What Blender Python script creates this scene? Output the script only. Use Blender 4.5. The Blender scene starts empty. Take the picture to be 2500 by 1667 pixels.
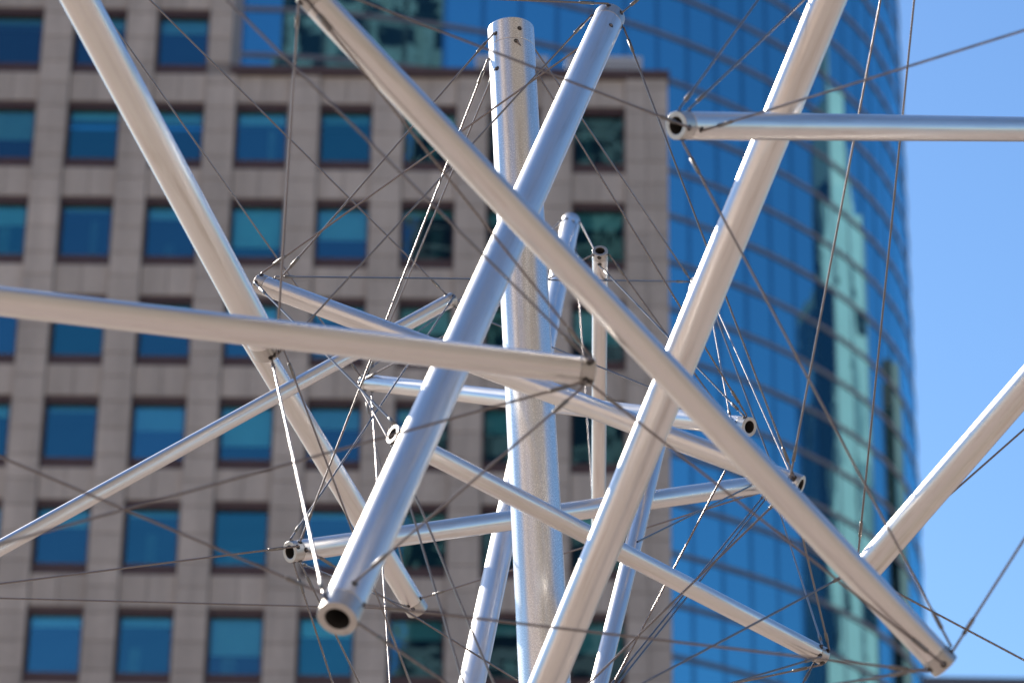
import bpy, math, random
import numpy as np
from mathutils import Vector, Matrix

random.seed(7)
sc = bpy.context.scene
COL = sc.collection
rad = math.radians

# ------------------------------------------------------------------ camera
PX_F = 7000.0                      # focal length in pixels of the 2500 px wide photograph
PITCH, ROLL = 0.391, 0.0145
CAM = np.array([0.0, 0.0, 1.6])
_f = np.array([0, math.cos(PITCH), math.sin(PITCH)])
_u = np.array([0, -math.sin(PITCH), math.cos(PITCH)])
_r = np.array([1.0, 0, 0])
RT = _r * math.cos(ROLL) + _u * math.sin(ROLL)
UP = -_r * math.sin(ROLL) + _u * math.cos(ROLL)
FW = _f
cd = bpy.data.cameras.new('camera')
cam = bpy.data.objects.new('camera', cd)
COL.objects.link(cam)
cd.sensor_width = 36.0
cd.lens = PX_F / 2500.0 * 36.0
cd.clip_start = 0.1
cd.clip_end = 5000.0
cam.matrix_world = Matrix(((RT[0], UP[0], -FW[0], CAM[0]), (RT[1], UP[1], -FW[1], CAM[1]), (RT[2], UP[2], -FW[2], CAM[2]), (0, 0, 0, 1)))
cd.dof.use_dof = True
cd.dof.focus_distance = 9.7
cd.dof.aperture_fstop = 3.1
cd.dof.aperture_blades = 0
sc.camera = cam

# ------------------------------------------------------------------ light
SUN_AZ, SUN_EL = rad(-40), rad(35)         # azimuth from +Y towards +X
w = bpy.data.worlds.new('World')
sc.world = w
w.use_nodes = True
nt = w.node_tree
sky = nt.nodes.new('ShaderNodeTexSky')
sky.sky_type = 'NISHITA'
sky.sun_disc = False
sky.sun_elevation = SUN_EL
sky.sun_rotation = SUN_AZ
sky.altitude = 50
sky.air_density = 1.35
sky.dust_density = 0.5
sky.ozone_density = 9.0
nt.nodes['Background'].inputs[1].default_value = 0.12
nt.links.new(sky.outputs[0], nt.nodes['Background'].inputs[0])
sd = bpy.data.lights.new('sun', 'SUN')
sd.energy = 5.0
sd.angle = rad(0.53)
sd.color = (1.0, 0.94, 0.85)
sun = bpy.data.objects.new('sun', sd)
COL.objects.link(sun)
tosun = Vector((math.sin(SUN_AZ) * math.cos(SUN_EL), math.cos(SUN_AZ) * math.cos(SUN_EL), math.sin(SUN_EL)))
sun.rotation_euler = tosun.to_track_quat('Z', 'Y').to_euler()
sun.location = (-40, 40, 90)
vs = sc.view_settings
vs.view_transform = 'Standard'
vs.look = 'None'
vs.exposure = 0.48
vs.gamma = 1.0
vs.use_curve_mapping = False
sc.render.engine = 'CYCLES'
sc.cycles.max_bounces = 10
sc.cycles.transparent_max_bounces = 12
sc.cycles.sample_clamp_indirect = 6.0


# ------------------------------------------------------------------ helpers
def px(x, y, depth):
    """world point that the photograph shows at pixel x, y (2500 px wide) at this depth along the view axis"""
    return CAM + depth * (FW + RT * (x - 1250) / PX_F + UP * (833.5 - y) / PX_F)


class MB:
    def __init__(self):
        self.v = []
        self.f = []
        self.smooth = []

    def add(self, verts, faces, smooth=False):
        o = len(self.v)
        self.v += [tuple(map(float, p)) for p in verts]
        self.f += [tuple(i + o for i in q) for q in faces]
        self.smooth += [smooth] * len(faces)

    def box(self, x0, x1, y0, y1, z0, z1, bevel=0.0):
        if bevel <= 0:
            vv = [(x, y, z) for x in (x0, x1) for y in (y0, y1) for z in (z0, z1)]
            self.add(vv, [(0, 1, 3, 2), (4, 6, 7, 5), (0, 4, 5, 1), (2, 3, 7, 6), (0, 2, 6, 4), (1, 5, 7, 3)])
        else:                      # chamfered front (-y) edges
            b = bevel
            vv = [(x0 + b, y0, z0 + b), (x1 - b, y0, z0 + b), (x1 - b, y0, z1 - b), (x0 + b, y0, z1 - b),
                  (x0, y0 + b, z0), (x1, y0 + b, z0), (x1, y0 + b, z1), (x0, y0 + b, z1),
                  (x0, y1, z0), (x1, y1, z0), (x1, y1, z1), (x0, y1, z1)]
            ff = [(0, 1, 2, 3)]
            for k in range(4):
                n = (k + 1) % 4
                ff.append((4 + k, 4 + n, n, k))
                ff.append((8 + k, 8 + n, 4 + n, 4 + k))
            ff.append((11, 10, 9, 8))
            self.add(vv, ff)

    def lathe(self, prof, n=40, smooth=True):
        """prof: list of (radius, z); revolved about z"""
        o = []
        for (r, z) in prof:
            for k in range(n):
                a = 2 * math.pi * k / n
                o.append((r * math.cos(a), r * math.sin(a), z))
        ff = []
        for i in range(len(prof) - 1):
            for k in range(n):
                k2 = (k + 1) % n
                ff.append((i * n + k, i * n + k2, (i + 1) * n + k2, (i + 1) * n + k))
        self.add(o, ff, smooth)

    def mesh(self, name):
        m = bpy.data.meshes.new(name)
        m.from_pydata(self.v, [], self.f)
        if any(self.smooth):
            m.polygons.foreach_set('use_smooth', self.smooth)
        m.update()
        return m


def link(name, mesh, mat=None, parent=None, loc=None, mtx=None):
    o = bpy.data.objects.new(name, mesh)
    COL.objects.link(o)
    if mat is not None and len(mesh.materials) == 0:
        mesh.materials.append(mat)
    if parent is not None:
        o.parent = parent
    if mtx is not None:
        o.matrix_local = mtx
    elif loc is not None:
        o.location = loc
    return o


def empty(name, loc=(0, 0, 0), rz=0.0):
    o = bpy.data.objects.new(name, None)
    o.empty_display_size = 0.3
    COL.objects.link(o)
    o.location = loc
    o.rotation_euler = (0, 0, rz)
    return o


def tag(o, label=None, cat=None, group=None, kind=None):
    if label: o['label'] = label
    if cat: o['category'] = cat
    if group: o['group'] = group
    if kind: o['kind'] = kind
    return o


# ------------------------------------------------------------------ materials
def new_mat(name):
    m = bpy.data.materials.new(name)
    m.use_nodes = True
    t = m.node_tree
    b = t.nodes['Principled BSDF']
    return m, t, b


def noise(t, scale, detail=4, rough=0.6, coord='Object', stretch=None):
    tc = t.nodes.new('ShaderNodeTexCoord')
    n = t.nodes.new('ShaderNodeTexNoise')
    n.inputs['Scale'].default_value = scale
    n.inputs['Detail'].default_value = detail
    n.inputs['Roughness'].default_value = rough
    src = tc.outputs[coord]
    if stretch:
        mp = t.nodes.new('ShaderNodeMapping')
        mp.inputs['Scale'].default_value = stretch
        t.links.new(src, mp.inputs[0])
        src = mp.outputs[0]
    t.links.new(src, n.inputs['Vector'])
    return n


def ramp(t, fac, stops):
    r = t.nodes.new('ShaderNodeValToRGB')
    e = r.color_ramp.elements
    while len(e) < len(stops): e.new(0.5)
    for i, (p, c) in enumerate(stops):
        e[i].position = p
        e[i].color = (*c, 1) if len(c) == 3 else c
    t.links.new(fac, r.inputs[0])
    return r


def maprange(t, v, a, b, lo=0.0, hi=1.0):
    m = t.nodes.new('ShaderNodeMapRange')
    m.inputs[1].default_value = lo
    m.inputs[2].default_value = hi
    m.inputs[3].default_value = a
    m.inputs[4].default_value = b
    t.links.new(v, m.inputs[0])
    return m.outputs[0]


def bump(t, b, h, strength, dist):
    n = t.nodes.new('ShaderNodeBump')
    n.inputs['Strength'].default_value = strength
    n.inputs['Distance'].default_value = dist
    t.links.new(h, n.inputs['Height'])
    t.links.new(n.outputs[0], b.inputs['Normal'])


def mat_noise(name, c0, c1, scale, rough=0.7, detail=5, bump_s=0.0, bump_d=0.01, coord='Object', rand=0.0, metal=0.0):
    m, t, b = new_mat(name)
    n = noise(t, scale, detail, coord=coord)
    r = ramp(t, n.outputs['Fac'], [(0.3, c0), (0.7, c1)])
    out = r.outputs[0]
    if rand > 0:
        oi = t.nodes.new('ShaderNodeObjectInfo')
        hs = t.nodes.new('ShaderNodeHueSaturation')
        t.links.new(maprange(t, oi.outputs['Random'], 1 - rand, 1 + rand), hs.inputs['Value'])
        t.links.new(out, hs.inputs['Color'])
        out = hs.outputs[0]
    t.links.new(out, b.inputs['Base Color'])
    b.inputs['Roughness'].default_value = rough
    b.inputs['Metallic'].default_value = metal
    if bump_s: bump(t, b, n.outputs['Fac'], bump_s, bump_d)
    return m


def mat_aluminium(name, base=(0.90, 0.86, 0.815), rough=0.23, broad=0.50, grain=0.35, mixw=0.42):
    """satin anodised aluminium: a fairly tight lobe for the sheen and a broad one for the bloom"""
    m, t, b = new_mat(name)
    b.inputs['Metallic'].default_value = 1.0
    b2 = t.nodes.new('ShaderNodeBsdfPrincipled')
    b2.inputs['Metallic'].default_value = 1.0
    fine = noise(t, 330, 2, 0.5)
    mid = noise(t, 9, 5, 0.6, stretch=(1, 1, 0.35))
    spots = noise(t, 120, 1, 0.5)
    c = ramp(t, mid.outputs['Fac'], [(0.3, tuple(x * 0.93 for x in base)), (0.7, base)])
    pit = ramp(t, spots.outputs['Fac'], [(0.15, (0.45, 0.42, 0.4)), (0.19, (1, 1, 1))])   # tiny dark pits
    mx = t.nodes.new('ShaderNodeMix')
    mx.data_type = 'RGBA'
    mx.blend_type = 'MULTIPLY'
    mx.inputs[0].default_value = 0.7
    t.links.new(c.outputs[0], mx.inputs[6])
    t.links.new(pit.outputs[0], mx.inputs[7])
    drip = noise(t, 26, 6, 0.7, stretch=(1, 1, 0.06))
    dr_ = ramp(t, drip.outputs['Fac'], [(0.36, (0.80, 0.77, 0.74)), (0.50, (1, 1, 1))])
    mx3 = t.nodes.new('ShaderNodeMix')
    mx3.data_type = 'RGBA'
    mx3.blend_type = 'MULTIPLY'
    mx3.inputs[0].default_value = 0.7
    t.links.new(mx.outputs[2], mx3.inputs[6])
    t.links.new(dr_.outputs[0], mx3.inputs[7])
    for bb in (b, b2): t.links.new(mx3.outputs[2], bb.inputs['Base Color'])
    ad = t.nodes.new('ShaderNodeMath')
    ad.operation = 'ADD'
    t.links.new(maprange(t, fine.outputs['Fac'], rough - 0.07 * grain, rough + 0.09 * grain), ad.inputs[0])
    t.links.new(maprange(t, mid.outputs['Fac'], -0.04, 0.05), ad.inputs[1])
    t.links.new(ad.outputs[0], b.inputs['Roughness'])
    b2.inputs['Roughness'].default_value = broad
    bump(t, b, fine.outputs['Fac'], 0.008 * grain * grain, 0.0012)
    sh = t.nodes.new('ShaderNodeMixShader')
    sh.inputs[0].default_value = mixw
    t.links.new(b.outputs[0], sh.inputs[1])
    t.links.new(b2.outputs[0], sh.inputs[2])
    t.links.new(sh.outputs[0], t.nodes['Material Output'].inputs[0])
    return m


M = {}
M['tube'] = mat_aluminium('satin_aluminium')
M['plug'] = mat_aluminium('turned_aluminium', base=(0.62, 0.585, 0.54), rough=0.36, broad=0.45, grain=0.5)
M['pole'] = mat_aluminium('grainy_aluminium', base=(0.88, 0.855, 0.82), rough=0.24, broad=0.46, grain=1.3, mixw=0.5)
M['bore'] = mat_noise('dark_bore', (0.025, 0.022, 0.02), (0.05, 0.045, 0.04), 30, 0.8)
M['hole'] = mat_noise('hole_rim', (0.06, 0.055, 0.05), (0.1, 0.09, 0.085), 200, 0.45, metal=0.9)


def mat_cable():
    m, t, b = new_mat('steel_cable')
    b.inputs['Metallic'].default_value = 1.0
    b.inputs['Roughness'].default_value = 0.28
    tc = t.nodes.new('ShaderNodeTexCoord')
    wv = t.nodes.new('ShaderNodeTexWave')           # the lay of the strands
    wv.wave_type = 'BANDS'
    wv.bands_direction = 'DIAGONAL'
    wv.inputs['Scale'].default_value = 160
    t.links.new(tc.outputs['Object'], wv.inputs['Vector'])
    r = ramp(t, wv.outputs['Fac'], [(0.1, (0.17, 0.145, 0.135)), (0.6, (0.29, 0.255, 0.24))])
    t.links.new(r.outputs[0], b.inputs['Base Color'])
    bump(t, b, wv.outputs['Fac'], 0.06, 0.0008)
    return m


M['cable'] = mat_cable()
M['ferrule'] = mat_noise('swaged_ferrule', (0.2, 0.185, 0.17), (0.28, 0.26, 0.24), 150, 0.42, metal=1.0)


def mat_stone():
    """honed grey-beige cladding: each panel a little different, rain streaks running down across the panels"""
    m, t, b = new_mat('grey_beige_stone')
    ge = t.nodes.new('ShaderNodeNewGeometry')
    oi = t.nodes.new('ShaderNodeObjectInfo')

    def nz(scale, detail, stretch):
        mp = t.nodes.new('ShaderNodeMapping')
        mp.inputs['Scale'].default_value = stretch
        n = t.nodes.new('ShaderNodeTexNoise')
        n.inputs['Scale'].default_value = scale
        n.inputs['Detail'].default_value = detail
        t.links.new(ge.outputs['Position'], mp.inputs[0])
        t.links.new(mp.outputs[0], n.inputs['Vector'])
        return n
    grain = nz(5.0, 8, (1, 1, 1))
    streak = nz(1.6, 4, (1, 1, 0.12))
    cloud = nz(0.12, 3, (1, 1, 1))
    c = ramp(t, grain.outputs['Fac'], [(0.3, (0.53, 0.455, 0.385)), (0.7, (0.59, 0.51, 0.435))])
    v1 = maprange(t, streak.outputs['Fac'], 0.84, 1.08, 0.3, 0.7)
    v2 = maprange(t, oi.outputs['Random'], 0.925, 1.065)
    v3 = maprange(t, cloud.outputs['Fac'], 0.93, 1.07, 0.3, 0.7)
    mu = t.nodes.new('ShaderNodeMath'); mu.operation = 'MULTIPLY'
    mu2 = t.nodes.new('ShaderNodeMath'); mu2.operation = 'MULTIPLY'
    t.links.new(v1, mu.inputs[0]); t.links.new(v2, mu.inputs[1])
    t.links.new(mu.outputs[0], mu2.inputs[0]); t.links.new(v3, mu2.inputs[1])
    hs = t.nodes.new('ShaderNodeHueSaturation')
    t.links.new(mu2.outputs[0], hs.inputs['Value'])
    t.links.new(c.outputs[0], hs.inputs['Color'])
    t.links.new(hs.outputs[0], b.inputs['Base Color'])
    b.inputs['Roughness'].default_value = 0.7
    return m


M['stone'] = mat_stone()
M['joint'] = mat_noise('dark_joint', (0.26, 0.23, 0.21), (0.31, 0.275, 0.25), 2.0, 0.9)
M['frame'] = mat_noise('maroon_frame', (0.075, 0.040, 0.040), (0.095, 0.052, 0.052), 1.5, 0.5, rand=0.06)
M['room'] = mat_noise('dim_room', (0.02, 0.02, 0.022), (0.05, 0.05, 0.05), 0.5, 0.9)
M['ceiling'] = mat_noise('office_ceiling', (0.55, 0.55, 0.53), (0.66, 0.66, 0.64), 1.0, 0.9)
M['fitting'] = mat_noise('office_fittings', (0.05, 0.06, 0.06), (0.55, 0.5, 0.42), 0.35, 0.7, coord='Generated', rand=0.5)
M['blind'] = mat_noise('roller_blind', (0.72, 0.75, 0.72), (0.82, 0.84, 0.80), 2.0, 0.9, rand=0.25)
M['coping'] = mat_noise('brown_coping', (0.085, 0.05, 0.048), (0.11, 0.066, 0.062), 1.5, 0.5)
M['plant'] = mat_noise('white_plant', (0.55, 0.55, 0.56), (0.68, 0.68, 0.69), 2.0, 0.6)


def mat_pane(name, gl, tr, fac, wav, scale, rough=0.015, vary=False):
    """coated glass sheet: part mirror, part tinted see-through, slightly wavy"""
    m = bpy.data.materials.new(name)
    m.use_nodes = True
    t = m.node_tree
    t.nodes.remove(t.nodes['Principled BSDF'])
    g = t.nodes.new('ShaderNodeBsdfGlossy')
    g.inputs['Color'].default_value = (*gl, 1)
    g.inputs['Roughness'].default_value = rough
    if vary:
        oi = t.nodes.new('ShaderNodeObjectInfo')
        rr = ramp(t, oi.outputs['Random'], [(0.0, tuple(c * v for c, v in zip(gl, (0.9, 0.72, 0.72)))), (0.35, gl), (0.7, tuple(c * v for c, v in zip(gl, (0.8, 1.12, 0.95)))), (1.0, tuple(c * v for c, v in zip(gl, (1.2, 1.25, 1.25))))])
        t.links.new(rr.outputs[0], g.inputs['Color'])
    tr_ = t.nodes.new('ShaderNodeBsdfTransparent')
    tr_.inputs['Color'].default_value = (*tr, 1)
    fr = t.nodes.new('ShaderNodeFresnel')
    fr.inputs['IOR'].default_value = 1.5
    mx = t.nodes.new('ShaderNodeMixShader')
    t.links.new(maprange(t, fr.outputs[0], fac, 1.0, 0.04, 1.0), mx.inputs[0])
    t.links.new(tr_.outputs[0], mx.inputs[1])
    t.links.new(g.outputs[0], mx.inputs[2])
    t.links.new(mx.outputs[0], t.nodes['Material Output'].inputs[0])
    n = noise(t, scale, 2, 0.5)
    bp = t.nodes.new('ShaderNodeBump')
    bp.inputs['Strength'].default_value = 1.0
    bp.inputs['Distance'].default_value = wav
    t.links.new(n.outputs['Fac'], bp.inputs['Height'])
    t.links.new(bp.outputs[0], g.inputs['Normal'])
    return m


M['pane'] = mat_pane('blue_window_glass', (0.30, 0.72, 0.98), (0.36, 0.78, 0.82), 0.22, 0.010, 0.8, vary=True)
M['tower_pane'] = mat_pane('blue_mirror_glass', (0.26, 0.74, 1.0), (0.03, 0.08, 0.13), 0.51, 0.006, 0.45)
M['tower_mullion'] = mat_pane('dark_blue_glass_strip', (0.20, 0.52, 0.76), (0.02, 0.03, 0.05), 0.44, 0.004, 0.5, 0.05)
M['band'] = mat_noise('grey_floor_band', (0.17, 0.155, 0.165), (0.22, 0.20, 0.21), 1.0, 0.5)

# ------------------------------------------------------------------ ground
g = MB()
g.add([(-1500, -1500, 0), (1500, -1500, 0), (1500, 1500, 0), (-1500, 1500, 0)], [(0, 1, 2, 3)])
m, t, b = new_mat('plaza_paving')
n1 = noise(t, 0.35, 6)
br = t.nodes.new('ShaderNodeTexBrick')
br.inputs['Scale'].default_value = 0.8
br.inputs['Mortar Size'].default_value = 0.01
br.inputs['Color1'].default_value = (0.35, 0.28, 0.24, 1)
br.inputs['Color2'].default_value = (0.39, 0.315, 0.27, 1)
br.inputs['Mortar'].default_value = (0.2, 0.17, 0.15, 1)
tc = t.nodes.new('ShaderNodeTexCoord')
t.links.new(tc.outputs['Object'], br.inputs['Vector'])
mx = t.nodes.new('ShaderNodeMix')
mx.data_type = 'RGBA'
mx.blend_type = 'MULTIPLY'
mx.inputs[0].default_value = 0.35
t.links.new(br.outputs['Color'], mx.inputs[6])
t.links.new(n1.outputs['Color'], mx.inputs[7])
t.links.new(mx.outputs[2], b.inputs['Base Color'])
b.inputs['Roughness'].default_value = 0.85
tag(link('ground', g.mesh('ground'), m), kind='structure')

# ------------------------------------------------------------------ stone office building
YAW = -0.0060
BX0, BZ0, CX, CZ, WW, WH = -20.7751, 55.3346 + 1.6, 3.2845, 4.1144, 2.0768, 2.8543
bld = empty('office_building', (0, 100, 0), YAW)
tag(bld, 'grey stone office block with rows of square maroon-framed blue windows', 'building')
S_L, S_R = BX0 - 2 * CX - 1.2, 5.95
S_STEP = BX0 + 3 * CX - 0.28
PIER = CX - WW
Z_TERR = BZ0 - WH - 0.06          # stone top of the lower, right hand part
R_TOP, R_BOT = -2, 8              # window rows that are built
Z_ROOF = BZ0 + 2 * CZ + 2.0


def win_z(r):
    return BZ0 - CZ * r


# backing walls: piers and spandrels as boxes with real window openings between them
wall = MB()
DEP = 0.9
for c in range(-2, 9):
    xl = BX0 + c * CX - PIER
    xr = BX0 + c * CX
    if c == -2: xl = S_L
    if c == 8: xr = S_R
    zt = Z_ROOF if c <= 3 else Z_TERR
    if c == 3:
        wall.box(xl, xr, 0.045, DEP, 0, Z_TERR)
        wall.box(xl, S_STEP, 0.045, DEP, Z_TERR, Z_ROOF)
    else:
        wall.box(xl, xr, 0.045, DEP, 0, zt)
for c in range(-2, 8):
    xl = BX0 + c * CX
    xr = xl + WW
    top = R_TOP if c <= 2 else 1
    prev = Z_ROOF if c <= 2 else Z_TERR
    for r in range(top, R_BOT + 1):
        wall.box(xl, xr, 0.16, DEP, win_z(r), prev)
        prev = win_z(r) - WH
    wall.box(xl, xr, 0.16, DEP, 0, prev)
wall.box(S_L, S_L + 0.3, DEP, 22, 0, Z_ROOF)
wall.box(S_R - 0.3, S_R, DEP, 22, 0, Z_TERR)
wall.box(S_STEP - 0.3, S_STEP, DEP, 3.2, Z_TERR + 0.3, Z_ROOF)
wall.box(S_L + 0.3, S_R - 0.3, 21.7, 22, 0, Z_TERR)
wall.box(S_L, S_STEP - 0.31, 4.2, 4.5, Z_TERR + 0.3, Z_ROOF)
link('wall', wall.mesh('wall'), M['joint'], bld)
rf = MB()
rf.box(S_STEP, S_R - 0.3, DEP, 21.7, Z_TERR - 0.4, Z_TERR)
rf.box(S_L, S_STEP - 0.32, DEP, 4.1, Z_ROOF - 0.4, Z_ROOF - 0.1)
link('roof', rf.mesh('roof'), M['joint'], bld)
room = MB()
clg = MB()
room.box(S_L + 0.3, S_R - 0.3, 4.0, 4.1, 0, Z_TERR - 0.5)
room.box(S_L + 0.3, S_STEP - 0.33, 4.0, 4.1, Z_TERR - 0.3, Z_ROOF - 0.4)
for r in range(R_TOP, R_BOT + 2):
    z = win_z(r) + 0.55
    clg.box(S_L + 0.3, (S_R if r > 0 else S_STEP) - 0.35, DEP + 0.01, 3.1, z, z + 0.25)
link('room_ceiling', clg.mesh('room_ceiling'), M['ceiling'], bld)
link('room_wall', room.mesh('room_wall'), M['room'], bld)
cp = MB()
for k in range(6):                 # coping stones, butted with thin joints
    xa = S_STEP + 0.01 + k * (S_R + 0.07 - S_STEP) / 6
    cp.box(xa + 0.008, xa + (S_R + 0.07 - S_STEP) / 6 - 0.008, -0.07, 0.75, Z_TERR + 0.001, Z_TERR + 0.36 + random.uniform(-.004, .004))
link('coping', cp.mesh('coping'), M['coping'], bld)
side = MB()
side.box(S_R - 0.02, S_R + 0.01, DEP + 0.02, 21.9, 0, Z_TERR - 0.01)
link('side_cladding', side.mesh('side_cladding'), M['stone'], bld)


def visible(s, z):
    """is this spot of the facade inside the photograph (with a margin)?"""
    P = np.array([s * math.cos(YAW), 100 + s * math.sin(YAW), z]) - CAM
    k = P @ FW
    x = 1250 + PX_F * (P @ RT) / k
    y = 833.5 - PX_F * (P @ UP) / k
    return -90 < x < 2590 and -70 < y < 1740


_pm = {}


def panel_mesh(wd, ht):
    k = (round(wd, 3), round(ht, 3))
    if k not in _pm:
        p = MB()
        p.box(0, wd, -0.001, 0.04, 0, ht, 0.012)
        _pm[k] = p.mesh('panel')
        _pm[k].materials.append(M['stone'])
    return _pm[k]


rest = MB()
JT = 0.028


def panel(name, x, y, z, wd, ht):
    wd -= JT
    ht -= JT
    if visible(x + wd / 2, z + ht / 2):
        link(name, panel_mesh(wd, ht), None, bld, (x + JT / 2, y + random.uniform(-0.003, 0.003), z + JT / 2))
    else:
        rest.box(x + JT / 2, x + JT / 2 + wd, y, y + 0.04, z + JT / 2, z + JT / 2 + ht)


OFF = [0.26, 1.33, 2.41, 3.36]
for c in range(-2, 9):
    xl = BX0 + c * CX - PIER
    wd = PIER
    if c == 8: wd = S_R - xl
    for r in range(R_TOP, R_BOT + 1):
        zs = [win_z(r) - o for o in OFF] + [win_z(r + 1) - OFF[0]]
        for k in range(4):
            zt, zb = zs[k], zs[k + 1]
            wdk = wd
            if c > 3 and zb > Z_TERR: continue
            if c == 3 and zb > Z_TERR: wdk = S_STEP - xl
            if c > 3 and zt > Z_TERR: zt = Z_TERR
            if c == 3 and zt > Z_TERR > zb: zt = Z_TERR
            if zt - zb < 0.15: continue
            if c == 8:
                panel('pier_panel', xl, 0.0, zb, wdk * 0.5, zt - zb)
                panel('pier_panel', xl + wdk * 0.5, 0.0, zb, wdk * 0.5, zt - zb)
            else:
                panel('pier_panel', xl, 0.0, zb, wdk, zt - zb)
    if c < 8:
        for r in range(R_TOP, R_BOT + 1):
            if c > 2 and r < 1: continue
            zb = win_z(r)
            zt = win_z(r - 1) - WH
            if c > 2 and r == 1: zt = Z_TERR
            panel('spandrel_panel', BX0 + c * CX, 0.115, zb, WW / 2, zt - zb)
            panel('spandrel_panel', BX0 + c * CX + WW / 2, 0.115, zb, WW / 2, zt - zb)
ro = link('facade_panels', rest.mesh('facade_panels'), M['stone'], bld)
ro['kind'] = 'stuff'

# windows
HEAD, SILL, JAMB = 0.27, 0.40, 0.085
fr = MB()
fr.box(0.002, WW - 0.002, 0.20, 0.55, WH - HEAD, WH - 0.002)
fr.box(0.002, WW - 0.002, 0.17, 0.55, 0.002, SILL)
fr.box(0.002, JAMB, 0.205, 0.55, SILL, WH - HEAD)
fr.box(WW - JAMB, WW - 0.002, 0.205, 0.55, SILL, WH - HEAD)
frame_mesh = fr.mesh('window_frame')
pn = MB()
pn.add([(JAMB - .01, 0, SILL - .01), (WW - JAMB + .01, 0, SILL - .01), (WW - JAMB + .01, 0, WH - HEAD + .01), (JAMB - .01, 0, WH - HEAD + .01)], [(0, 1, 2, 3)])
pane_mesh = pn.mesh('pane')
blind_frac = {(2, 0): .26, (0, 0): .1, (0, 1): .55, (1, 1): .14, (3, 1): .2, (4, 1): .16, (0, 2): .35, (3, 2): .72, (4, 2): .56,
              (1, 2): .06, (2, 3): .12, (3, 3): .4, (1, 4): .1, (2, 4): .42, (3, 4): .68, (4, 4): .35, (4, 3): .2, (2, 5): .1, (1, 5): .3,
              (1, 6): .16, (2, 6): .14, (3, 6): .62, (4, 6): .28, (5, 6): .3, (7, 6): .5, (7, 3): .6, (7, 2): .3, (5, 3): .45, (6, 4): .4, (4, 5): .08,
              (6, 2): .2, (7, 5): .25, (0, 4): .2, (0, 5): .5, (1, 7): .3, (2, 7): .5}
_bm = {}
for c in range(-2, 8):
    for r in range(R_TOP, R_BOT + 1):
        if c > 2 and r < 1: continue
        wo = link('window', frame_mesh, M['frame'], bld, (BX0 + c * CX, 0, win_z(r) - WH))
        p = link('pane', pane_mesh, M['pane'], wo, (0, 0.46, 0))
        p.rotation_euler = (random.uniform(-.003, .003), 0, random.uniform(-.004, .004))
        fb = blind_frac.get((c, r), random.choice([0, 0, 0.1, 0.2]))
        if fb > 0.03:
            k = round(fb, 2)
            if k not in _bm:
                q = MB()
                hh = (WH - HEAD - SILL) * k
                q.box(JAMB + .03, WW - JAMB - .03, 0.60, 0.604, WH - HEAD - hh, WH - HEAD + 0.05)
                q.box(JAMB + .03, WW - JAMB - .03, 0.59, 0.615, WH - HEAD - hh - 0.03, WH - HEAD - hh)
                _bm[k] = q.mesh('blind')
            link('blind', _bm[k], M['blind'], wo)
        if random.random() < 0.55 and 0 <= c <= 7 and 0 <= r <= 7:      # something standing behind the glass
            kx = random.uniform(0.15, 1.3)
            q = MB()
            q.box(kx, kx + random.uniform(0.25, 0.6), 0.75, 1.0, SILL - 0.1, SILL + random.uniform(0.5, 1.8))
            if random.random() < 0.5:
                q.box(0.2, WW - 0.3, 0.8, 0.95, SILL - 0.1, SILL + random.uniform(0.15, 0.4))
            link('cabinet', q.mesh('cabinet'), M['fitting'], wo)

# things on the terrace roof
for k, (x0, x1, y0, hh, lab) in enumerate([(-1.6, 1.25, 0.9, 1.45, 'low white ventilation unit on the terrace roof, behind the satin poles'),
                                           (2.0, 5.0, 1.0, 1.55, 'long low white ventilation unit at the right end of the terrace roof')]):
    q = empty('ventilation_unit', ((x0 + x1) / 2, 100 + y0, Z_TERR))
    tag(q, lab, 'vent', 'white units on the terrace roof')
    hw = (x1 - x0) / 2
    a = MB()
    a.box(-hw, hw, 0, 1.1, 0.1, hh, 0.05)
    link('casing', a.mesh('casing'), M['plant'], q)
    a = MB()
    for i in range(6):
        zz = 0.2 + i * (hh - 0.3) / 6
        a.box(-hw + 0.12, hw - 0.12, -0.02, -0.003, zz, zz + 0.05)
    link('louvre', a.mesh('louvre'), M['band'], q)
    a = MB()
    for sx in (-1, 1):
        a.box(sx * (hw - 0.25) - 0.08, sx * (hw - 0.25) + 0.08, 0.1, 1.0, 0, 0.099)
    link('skid', a.mesh('skid'), M['band'], q)

# ------------------------------------------------------------------ round glass tower
def az_of(x, y):
    d = FW + RT * (x - 1250) / PX_F + UP * (833.5 - y) / PX_F
    return math.atan2(d[0], d[1])


A0, A1 = az_of(690, 833), az_of(2226, 833)
DC = 200.0
RTW = math.sin(A1 - A0) * DC
TC = np.array([math.sin(A0) * DC, math.cos(A0) * DC])
tower = empty('glass_tower', (TC[0], TC[1], 0))
tag(tower, 'tall round tower of dark blue mirror glass with grey floor bands', 'tower')


def tower_z(x, y):
    d = FW + RT * (x - 1250) / PX_F + UP * (833.5 - y) / PX_F
    h = d[:2]
    bq = h @ TC
    A = h @ h
    tt = (bq - math.sqrt(bq * bq - A * (TC @ TC - RTW ** 2))) / A
    return CAM[2] + d[2] * tt


ZT = tower_z(1636, 416)
ZH = (ZT - tower_z(1638, 1600)) / 10.0
STEP = 2.45 / RTW
MUL = 0.26


def tw(theta, rr, z):
    """theta 0 faces the camera, grows to the right"""
    a = theta - A0
    return (rr * math.sin(a), -rr * math.cos(a), z)


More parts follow.
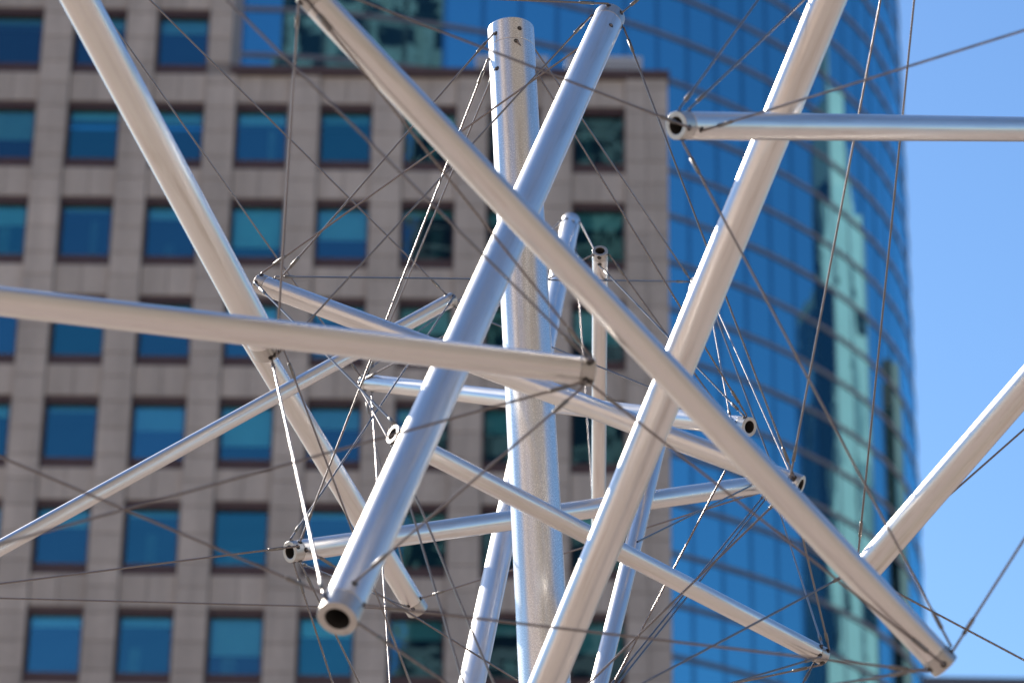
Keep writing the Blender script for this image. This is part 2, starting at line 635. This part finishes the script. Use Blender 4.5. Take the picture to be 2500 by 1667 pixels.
def arc_plate(m, th0, th1, r0, r1, z0, z1, n=1, smooth=False):
    vv = []
    for i in range(n + 1):
        th = th0 + (th1 - th0) * i / n
        for rr in (r1, r0):
            for z in (z0, z1):
                vv.append(tw(th, rr, z))
    ff = []
    for i in range(n):
        a = i * 4
        bq = a + 4
        ff += [(a, bq, bq + 1, a + 1), (a + 1, bq + 1, bq + 3, a + 3), (a + 3, bq + 3, bq + 2, a + 2), (a + 2, bq + 2, bq, a)]
    ff += [(0, 1, 3, 2), (n * 4, n * 4 + 2, n * 4 + 3, n * 4 + 1)]
    m.add(vv, ff, smooth)


TH0, NCOL = rad(-22), 42
NUP, NDN = 16, 13
zb0 = ZT - NDN * ZH
# one pane: flat sheet, width between the dark strips, height between the bands
pw = 2.45 - MUL
q = MB()
q.box(-pw / 2, pw / 2, 0, 0.03, 0, ZH - 0.30)
tp_mesh = q.mesh('glass_pane')
prest = MB()
for j in range(NCOL):
    th = TH0 + (j + 0.5) * STEP
    for i in range(-NDN, NUP):
        z = ZT + i * ZH + 0.15
        P = np.array(tw(th, RTW, z + ZH / 2)) + np.array([TC[0], TC[1], 0])
        d = P - CAM
        k = d @ FW
        X = 1250 + PX_F * (d @ RT) / k
        Y = 833.5 - PX_F * (d @ UP) / k
        nrm = np.array([math.sin(th - A0), -math.cos(th - A0)])
        facing = nrm @ (-d[:2]) > -1.5
        seen = facing and X < 2400 and -90 < Y < 1740 and (X > 1560 or (Y < 260 and X > 540))
        if seen:
            o = link('glass_pane', tp_mesh, M['tower_pane'], tower)
            o.location = tw(th, RTW, z)
            o.rotation_euler = (random.gauss(0, 0.003), 0, th - A0 + random.gauss(0, 0.004))
        else:
            arc_plate(prest, th - (STEP - MUL / RTW) / 2, th + (STEP - MUL / RTW) / 2, RTW - 0.03, RTW, z, z + ZH - 0.30)
ro = link('far_panes', prest.mesh('far_panes'), M['tower_pane'], tower)
ro['kind'] = 'stuff'
zt1 = ZT + NUP * ZH
for j in range(NCOL + 1):
    th = TH0 + j * STEP
    q = MB()
    q.box(-MUL / 2 - 0.01, MUL / 2 + 0.01, -0.035, 0.06, zb0, zt1)
    o = link('mullion', q.mesh('mullion'), M['tower_mullion'], tower)
    o.location = tw(th, RTW, 0)
    o.rotation_euler = (0, 0, th - A0)
for i in range(-NDN, NUP + 1):
    q = MB()
    arc_plate(q, TH0 - .01, TH0 + NCOL * STEP + .01, RTW - 0.2, RTW + 0.10, ZT + i * ZH - 0.14, ZT + i * ZH + 0.14, 90, False)
    link('floor_band', q.mesh('floor_band'), M['band'], tower)
q = MB()
n = 64
ring = [tw(2 * math.pi * k / n, RTW - 0.9, z) for z in (0, zt1) for k in range(n)]
q.add(ring, [(k, (k + 1) % n, n + (k + 1) % n, n + k) for k in range(n)] + [tuple(range(n, 2 * n))])
link('core', q.mesh('core'), M['room'], tower)

# ------------------------------------------------------------------ the other buildings of the square
def window_mesh(wd, ht):
    q = MB()
    q.box(0, wd, -0.02, 0.06, 0, ht, 0.03)
    return q.mesh('window')


M['b_stone'] = mat_noise('warm_reflector_stone', (0.48, 0.39, 0.335), (0.56, 0.465, 0.405), 0.3, 0.8)
M['b_granite'] = mat_noise('tan_granite', (0.17, 0.145, 0.12), (0.23, 0.20, 0.17), 0.3, 0.7)
M['b_trim'] = mat_noise('pale_spandrel', (0.34, 0.31, 0.27), (0.42, 0.38, 0.33), 0.3, 0.8)
M['b_pale'] = mat_noise('pale_terracotta', (0.76, 0.60, 0.47), (0.84, 0.68, 0.54), 0.2, 0.8)
M['b_red'] = mat_noise('red_brown_brick', (0.36, 0.20, 0.14), (0.44, 0.26, 0.19), 0.4, 0.85)
M['b_grey'] = mat_noise('grey_concrete', (0.20, 0.20, 0.19), (0.26, 0.26, 0.25), 0.3, 0.85)
mw, tt_, bb_ = new_mat('dark_window')
bb_.inputs['Base Color'].default_value = (0.012, 0.016, 0.02, 1)
bb_.inputs['Roughness'].default_value = 0.15
nn_ = noise(tt_, 0.4, 2)
bump(tt_, bb_, nn_.outputs['Fac'], 0.05, 0.02)
M['b_win'] = mw

# stone tower behind the camera: it shows in the windows and in the round tower's glass
bt = empty('stone_tower', (0, -45, 0))
tag(bt, 'sunlit stone tower across the square, seen mirrored in the blue glass', 'tower')
q = MB()
X0, X1, HB = -12.0, 103.2, 236.0
q.box(X0, X1, -30, 0, 0, HB)
for i in range(19):
    q.box(X0 + i * 6.4 - 0.6, X0 + i * 6.4 + 0.6, 0, 0.8, 0, HB)
link('wall', q.mesh('wall'), M['b_granite'], bt)
wm = window_mesh(4.3, 4.2)
for i in range(18):
    for j in range(4 if i < 6 else 17, 29):
        o = link('window', wm, M['b_win'], bt, (X0 + i * 6.4 + 5.35, 0.03, 34 + j * 6.6))
        o.rotation_euler = (0, 0, math.pi)

q = MB()
q.box(X0 - 52, X0 - 0.02, -26, -2, 0, 40)
link('warm_reflector_podium', q.mesh('warm_reflector_podium'), M['b_stone'], bt)  # unseen low wing, added so the tubes reflect warm stone
wm3 = window_mesh(3.0, 2.6)
for i in range(10):
    for j in range(7):
        o = link('window', wm3, M['b_win'], bt, (X0 - 48 + i * 5.1 + 3.0, -1.97, 6 + j * 4.8))
        o.rotation_euler = (0, 0, math.pi)
# unseen sandstone slab further left, added for a warm reflection in the tubes
st = empty('warm_reflector_building', (-100, -45, 0))
tag(st, 'unseen sandstone building added so the tube sides mirror warm stone', 'building')
q = MB()
q.box(-36, 36, -20, 0, 0, 128)
link('wall', q.mesh('wall'), M['b_stone'], st)
for i in range(11):
    for j in range(19):
        o = link('window', wm3, M['b_win'], st, (-34.5 + i * 6.4 + 3.0, 0.03, 8 + j * 6.2))
        o.rotation_euler = (0, 0, math.pi)

# pale stepped tower to the right, outside the frame
ct = empty('stepped_tower', (96, 205, 0))
tag(ct, 'pale stepped tower mirrored as a wavy light stripe in the round glass', 'tower')
q = MB()
q.box(0, 44, 0, 33, 0, 126)
q.box(3, 38, 3, 27, 126, 133)
q.box(5, 26, 4, 18, 133, 139)
q.box(7, 14, 5, 11, 139, 147)
link('wall', q.mesh('wall'), M['b_pale'], ct)
for i in range(6):
    for j in range(9):
        q = MB()
        q.box(-0.05, 0.3, 2.4 + i * 5.1, 4.3 + i * 5.1, 22 + j * 11.2, 31 + j * 11.2)
        link('window', q.mesh('window'), M['b_trim'] if (i + j) % 3 else M['b_win'], ct)
for i in range(8):
    q = MB()
    q.box(1.2 + i * 5.3, 6.0 + i * 5.3, -0.05, 0.3, 20, 124)  # dark glass widened over nearly the whole face to deepen its shade
    link('window_strip', q.mesh('window_strip'), M['b_win'], ct)
dt = empty('brick_tower', (80, 252, 0))
tag(dt, 'red brown brick tower mirrored near the edge of the round glass', 'tower')
q = MB()
q.box(0, 10, 0, 24, 0, 111)
q.box(1, 9, 2, 20, 111, 114)
link('wall', q.mesh('wall'), M['b_red'], dt)
for i in range(4):
    q = MB()
    q.box(-0.05, 0.3, 2.5 + i * 5.4, 4.7 + i * 5.4, 20, 105)
    link('window_strip', q.mesh('window_strip'), M['b_grey'], dt)
q = MB()
q.box(1.0, 9.0, -0.05, 0.3, 20, 108)
link('window_strip', q.mesh('window_strip'), M['b_win'], dt)

# grey block at the lower right
p0 = px(2263, 1652, 150.0)
gb = empty('grey_block', (p0[0], p0[1], 0))
tag(gb, 'low grey concrete block whose roof edge shows at the bottom right corner', 'building')
q = MB()
hg = p0[2]
q.box(0, 40, 0, 25, 0, hg - 0.9)
link('wall', q.mesh('wall'), M['b_grey'], gb)
q = MB()
q.box(-0.2, 40.2, -0.2, 25.2, hg - 0.9, hg, 0.06)
link('parapet', q.mesh('parapet'), M['band'], gb)
wm2 = window_mesh(2.2, 1.8)
for i in range(9):
    for j in range(3):
        link('window', wm2, M['b_win'], gb, (1.2 + i * 4.2, -0.03, hg - 4.2 - 3.6 * j))

# ------------------------------------------------------------------ the sculpture: tubes held apart by cables
sculpture = empty('tensegrity_sculpture', (0, 0, 0))
tag(sculpture, 'open sculpture of satin aluminium tubes crossing in the air, held by thin steel cables', 'sculpture')
# name: (x0, y0, width0, x1, y1, width1, diameter, material) in pixels of the photograph / metres
TUBES = {
    'T1': (114, -150, 90, 655, 857, 78, .095, 'tube'),
    'T2': (600, 800, 58, 1020, 1490, 55, .090, 'tube'),
    'T3': (749, -21, 75, 2309, 1627, 75, .075, 'tube'),
    'T4': (823, 1511, 103, 1489, 42, 75, .100, 'tube'),
    'T5': (1261, 1847, 87, 2105, -200, 87, .100, 'tube'),
    'H1': (-200, 711, 74, 1447, 908, 70, .070, 'tube'),
    'H2': (1650, 307, 70, 2700, 318, 59, .075, 'tube'),
    'T6': (2095, 1412, 71, 2598, 834, 74, .090, 'tube'),
    'T7': (-150, 1420, 40, 1105, 730, 34.5, .055, 'tube'),
    'T8': (630, 691, 49, 1955, 1186, 54, .066, 'tube'),
    'T9': (958, 1059, 50, 2011, 1602, 45.5, .060, 'tube'),
    'T10': (707, 1347, 53, 1885, 1178, 45, .070, 'tube'),
    'T11': (891, 933, 41.5, 1830, 1042, 49, .070, 'tube'),
    'T12': (1465, 612, 38, 1461, 1330, 34.3, .060, 'tube'),
    'T13': (1704, 690, 36, 1440, 1760, 46, .060, 'tube'),
    'T14': (1394, 540, 45, 1130, 1770, 68, .090, 'tube'),
    'P': (1247, 72, 113, 1336, 1780, 127.5, .160, 'pole'),
}
LABEL = {
    'P': 'thickest grainy upright tube in the middle', 'H1': 'long tube lying across the left half', 'H2': 'level tube at the upper right with open left end',
    'T4': 'thick leaning tube with a large open end at the lower left', 'T5': 'thick tube leaning to the upper right with a bright left edge',
    'T3': 'long tube falling from top left to the bottom right corner', 'T1': 'tube coming down from the top left corner',
    'T6': 'tube rising to the right edge', 'T7': 'slender tube rising from the left edge to the middle', 'T12': 'slender upright tube with an open top behind the rest',
}
TUBE = {}
for nm, (x0, y0, w0, x1, y1, w1, D, mt) in TUBES.items():
    A = px(x0, y0, PX_F * D / w0)
    B = px(x1, y1, PX_F * D / w1)
    if nm == 'P':                 # the pole runs on down into the paving
        dirn = (B - A) / np.linalg.norm(B - A)
        B = A + dirn * ((0.0 - A[2]) / dirn[2])
    dirn = (B - A) / np.linalg.norm(B - A)
    if nm in ('T1', 'H1', 'T7', 'T5'): A = A - dirn * 0.9      # these run on outside the frame
    if nm in ('H2', 'T6', 'T5', 'T13', 'T14'): B = B + dirn * 0.9
    ax = Vector(B - A)
    L = ax.length
    R = D / 2
    rot = ax.to_track_quat('Z', 'Y').to_matrix().to_4x4()
    mtx = Matrix.Translation(Vector(A)) @ rot
    PL = 0.52 * D                 # length of the plug at each end
    gap = 0.0018
    q = MB()
    q.lathe([(R * 0.90, PL + gap), (R * 0.96, PL + gap), (R - 0.0008, PL + gap), (R, PL + gap + 0.0008), (R, PL + gap + 0.0016), (R, PL + gap + 0.0032), (R, L * 0.5),
             (R, L - PL - gap - 0.0032), (R, L - PL - gap - 0.0016), (R, L - PL - gap - 0.0008), (R - 0.0008, L - PL - gap), (R * 0.96, L - PL - gap), (R * 0.90, L - PL - gap)], 56)
    tb = link('tube', q.mesh('tube'), M[mt], sculpture, mtx=mtx)
    if nm in LABEL: tb['label'] = LABEL[nm]
    for e in (0, 1):
        q = MB()
        ri = 0.62 * R
        bv = 0.03 * R
        q.lathe([(ri, bv * 1.2), (ri, bv), (ri + bv, 0), (ri + bv * 1.5, 0), (R - bv * 1.5, 0), (R - bv, 0), (R, bv), (R, bv * 1.6), (R, bv * 2.4), (R, PL - 0.002), (R, PL - 0.001), (R, PL), (R - 0.0016, PL + gap * 0.5), (R * 0.9, PL + gap * 0.5)], 56)
        mm = Matrix.Identity(4) if e == 0 else Matrix.Translation((0, 0, L)) @ Matrix.Rotation(math.pi, 4, 'X')
        link('end_plug', q.mesh('end_plug'), M['plug'] if mt == 'tube' else M[mt], tb, mtx=mm)
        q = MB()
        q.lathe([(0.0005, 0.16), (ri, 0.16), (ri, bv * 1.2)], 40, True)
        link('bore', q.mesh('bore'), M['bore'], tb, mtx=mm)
    TUBE[nm] = dict(A=A, B=B, R=R, L=L, obj=tb, dir=np.array(ax.normalized()), mtx=mtx, D=D)
q = MB()
q.lathe([(0.0, 0.03), (0.22, 0.03), (0.23, 0.022), (0.23, 0.0)], 40, False)
P0 = TUBE['P']['B']
base = link('base_plate', q.mesh('base_plate'), M['plug'], sculpture, (P0[0], P0[1], 0.0))


def attach(nm, end, x, y):
    """spot on the skin of a tube, near its end, that the photograph shows at pixel x, y"""
    T = TUBE[nm]
    d = FW + RT * (x - 1250) / PX_F + UP * (833.5 - y) / PX_F
    d = d / np.linalg.norm(d)
    a = T['dir']
    o = T['A'] if end == 'a' else T['B']
    s_in = a if end == 'a' else -a
    # closest points between the ray and the axis
    w0 = CAM - o
    bb = d @ s_in
    dd, ee = d @ w0, s_in @ w0
    den = 1 - bb * bb
    t_ax = (ee - bb * dd) / den
    t_ray = (bb * ee - dd) / den
    t_ax = min(max(t_ax, 0.16 * T['D']), 1.3 * T['D'])
    C = o + s_in * t_ax
    Q = CAM + d * t_ray
    off = Q - C
    off -= s_in * (off @ s_in)
    dist = np.linalg.norm(off)
    tocam = CAM - C
    tocam -= s_in * (tocam @ s_in)
    tocam /= np.linalg.norm(tocam)
    if dist < T['R']:
        n = off + tocam * math.sqrt(T['R'] ** 2 - dist ** 2)
    else:
        n = off
    n = n / np.linalg.norm(n)
    return C + n * T['R'], n


# cables: (x0, y0, anchor0, x1, y1, anchor1); an anchor is a tube end or a depth in metres
CABLES = [
    (643, 673, 'T8a', 1476, 98, 'T4b'), (1211, 105, 'Pa', 684, 681, 'T8a'), (1196, 152, 'Pa', 722, 1324, 'T10a'),
    (1215, 190, 'Pa', 903, 914, 'T11a'), (1270, 98, 'Pa', 1692, 668, 'T13a'), (1262, 130, 'Pa', 1822, 1016, 'T11b'),
    (672, 676, 'T8a', 1686, 680, 'T13a'), (1446, 37, 'T4b', 668, 845, 'T1b'), (657, 864, 'T1b', 788, 1478, 'T4a'),
    (687, 850, 'T1b', 1012, 1700, 8.6), (628, 692, 'T8a', 947, 1038, 'T9a'), (180, -75, 9.6, 887, 921, 'T11a'),
    (318, -46, 9.6, 1087, 717, 'T7b'), (520, -30, 6.3, 1432, 884, 'H1b'), (750, 0, 'T3a', 1442, 880, 'H1b'),
    (728, 2, 'T3a', 662, 848, 'T1b'), (772, -38, 'T3a', 1634, 312, 'H2a'), (1654, 268, 'H2a', 1900, -64, 8.2),
    (1682, 272, 'H2a', 2030, -60, 8.2), (1688, 317, 'H2a', 2560, 54, 6.8), (1664, 342, 'H2a', 2318, 1582, 'T3b'),
    (2162, -60, 8.6, 1938, 1172, 'T8b'), (2240, -60, 8.6, 2094, 1348, 'T6a'), (1516, 72, 'T4b', 1946, 1168, 'T8b'),
    (880, -12, 9.0, 1484, 18, 'T4b'), (1516, 34, 'T4b', 1640, -70, 9.5), (1412, 553, 'T14a', 1463, 597, 'T12a'),
    (1464, 633, 'T12a', 1826, 1020, 'T11b'), (1486, 622, 'T12a', 1862, 1172, 'T10b'), (1448, 616, 'T12a', 893, 936, 'T11a'),
    (1422, 926, 'H1b', -60, 1342, 6.4), (1420, 938, 'H1b', 850, 1457, 'T4a'), (1112, 746, 'T7b', 1812, 1034, 'T11b'),
    (1100, 728, 'T7b', 708, 1320, 'T10a'), (896, 915, 'T11a', 1380, 552, 'T14a'), (897, 953, 'T11a', 1002, 1476, 'T2b'),
    (911, 956, 'T11a', 957, 1730, 9.8), (-60, 1433, 9.2, 688, 1340, 'T10a'), (-60, 1457, 10.6, 982, 1484, 'T2b'),
    (-60, 1090, 6.6, 792, 1457, 'T4a'), (711, 1374, 'T10a', 832, 1725, 9.2), (728, 1370, 'T10a', 907, 1725, 9.4),
    (731, 1344, 'T10a', 1330, 1703, 9.6), (733, 1371, 'T10a', 991, 1470, 'T2b'), (1023, 1453, 'T2b', 1868, 1192, 'T10b'),
    (1556, 1322, 9.7, 1852, 1172, 'T10b'), (1860, 1196, 'T10b', 1470, 1694, 9.0), (1872, 1198, 'T10b', 1484, 1694, 9.0),
    (1770, 1150, 9.3, 1490, 1682, 9.1), (1946, 1190, 'T8b', 1395, 1709, 8.3), (2086, 1390, 'T6a', 1480, 1716, 7.9),
    (1886, 1200, 'T10b', 1998, 1574, 'T9b'), (1948, 1200, 'T8b', 2021, 1587, 'T9b'), (1990, 1594, 'T9b', 1690, 1693, 8.6),
    (2005, 1616, 'T9b', 1690, 1686, 9.3), (1987, 1618, 'T9b', 1930, 1722, 9.0), (882, 1492, 'T4a', 2268, 1632, 'T3b'),
    (872, 1532, 'T4a', 1170, 1722, 6.7), (955, 1078, 'T9a', 1230, 1722, 7.9), (942, 1076, 'T9a', 1150, 1722, 7.9),
    (2100, 1398, 'T6a', 2580, 978, 9.0), (2322, 1588, 'T3b', 2560, 1220, 6.8), (1442, 932, 'H1b', 2299, 1616, 'T3b'),
    (2098, 1384, 'T6a', 2580, 1652, 8.6), (2258, 1630, 'T3b', 1880, 1694, 7.3), (1394, 568, 'T14a', 1456, 1310, 'T12b'),
    (1722, 696, 'T13a', 1802, 1028, 'T11b'), (1726, 704, 'T13a', 1882, 1180, 'T10b'), (1716, 700, 'T13a', 1944, 1172, 'T8b'),
    (950, 1080, 'T9a', 884, 940, 'T11a'),
]
CR = 0.0033
hole = MB()
prof = [(0.0034, 0.0012), (0.0075, 0.0012), (0.0085, 0.0), (0.0085, -0.004)]
hole.lathe(prof, 16)
hole_mesh = hole.mesh('cable_hole')
fer = MB()
fer.lathe([(0.003, 0), (0.0055, 0.001), (0.0055, 0.045), (0.004, 0.05), (0.003, 0.05)], 14)
fer_mesh = fer.mesh('ferrule')
for (x0, y0, a0, x1, y1, a1) in CABLES:
    pts = []
    for (x, y, an) in ((x0, y0, a0), (x1, y1, a1)):
        if isinstance(an, str):
            p, nrm = attach(an[:-1], an[-1], x, y)
            tb = TUBE[an[:-1]]
            # dark rimmed hole in the tube
            mw_ = Matrix.Translation(Vector(p)) @ Vector(nrm).to_track_quat('Z', 'Y').to_matrix().to_4x4()
            link('cable_hole', hole_mesh, M['hole'], tb['obj'], mtx=tb['mtx'].inverted() @ mw_)
            pts.append((p, nrm))
        else:
            pts.append((px(x, y, an), None))
    (A, na), (B, nb) = pts
    run = (B - A) / np.linalg.norm(B - A)
    if na is None and abs(x0 - 1250) + abs(y0 - 833) > 900: A = A - run * 1.6     # free ends run on outside the frame
    if nb is None and abs(x1 - 1250) + abs(y1 - 833) > 900: B = B + run * 1.6
    path = []
    if na is not None: path += [A - na * 0.004]
    a1_ = A + (na * 0.006 if na is not None else 0)
    b1_ = B + (nb * 0.006 if nb is not None else 0)
    dr = (b1_ - a1_) / np.linalg.norm(b1_ - a1_)
    path += [a1_, a1_ + dr * 0.006, a1_ + dr * 0.012, b1_ - dr * 0.012, b1_ - dr * 0.006, b1_]
    if nb is not None: path += [B - nb * 0.004]
    # swept round section
    n = 10
    vv, ff = [], []
    path = [np.array(p, float) for p in path]
    for i, p in enumerate(path):
        tg = path[min(i + 1, len(path) - 1)] - path[max(i - 1, 0)]
        if i in (0,): tg = path[1] - path[0]
        mid = Vector(tg).normalized()
        zq = mid if (i == 0 or i == len(path) - 1) else Vector(dr)
        qt = zq.to_track_quat('Z', 'Y')
        for k in range(n):
            a = 2 * math.pi * k / n
            vv.append(np.array(p) + np.array(qt @ Vector((CR * math.cos(a), CR * math.sin(a), 0))))
    for i in range(len(path) - 1):
        for k in range(n):
            k2 = (k + 1) % n
            ff.append((i * n + k, i * n + k2, (i + 1) * n + k2, (i + 1) * n + k))
    C0 = path[0]
    q = MB()
    q.add([v - C0 for v in vv], ff, True)
    cb = link('cable', q.mesh('cable'), M['cable'], sculpture, tuple(C0))
    run = B - A
    Lc = np.linalg.norm(run)
    run = run / Lc
    if Lc > 0.4:
        for (E, s, nn) in ((A, 1, na), (B, -1, nb)):
            if nn is None: continue
            pos = E + run * s * 0.05 - C0 + nn * 0.006
            link('ferrule', fer_mesh, M['ferrule'], cb, mtx=Matrix.Translation(Vector(pos)) @ Vector(run * s).to_track_quat('Z', 'Y').to_matrix().to_4x4())
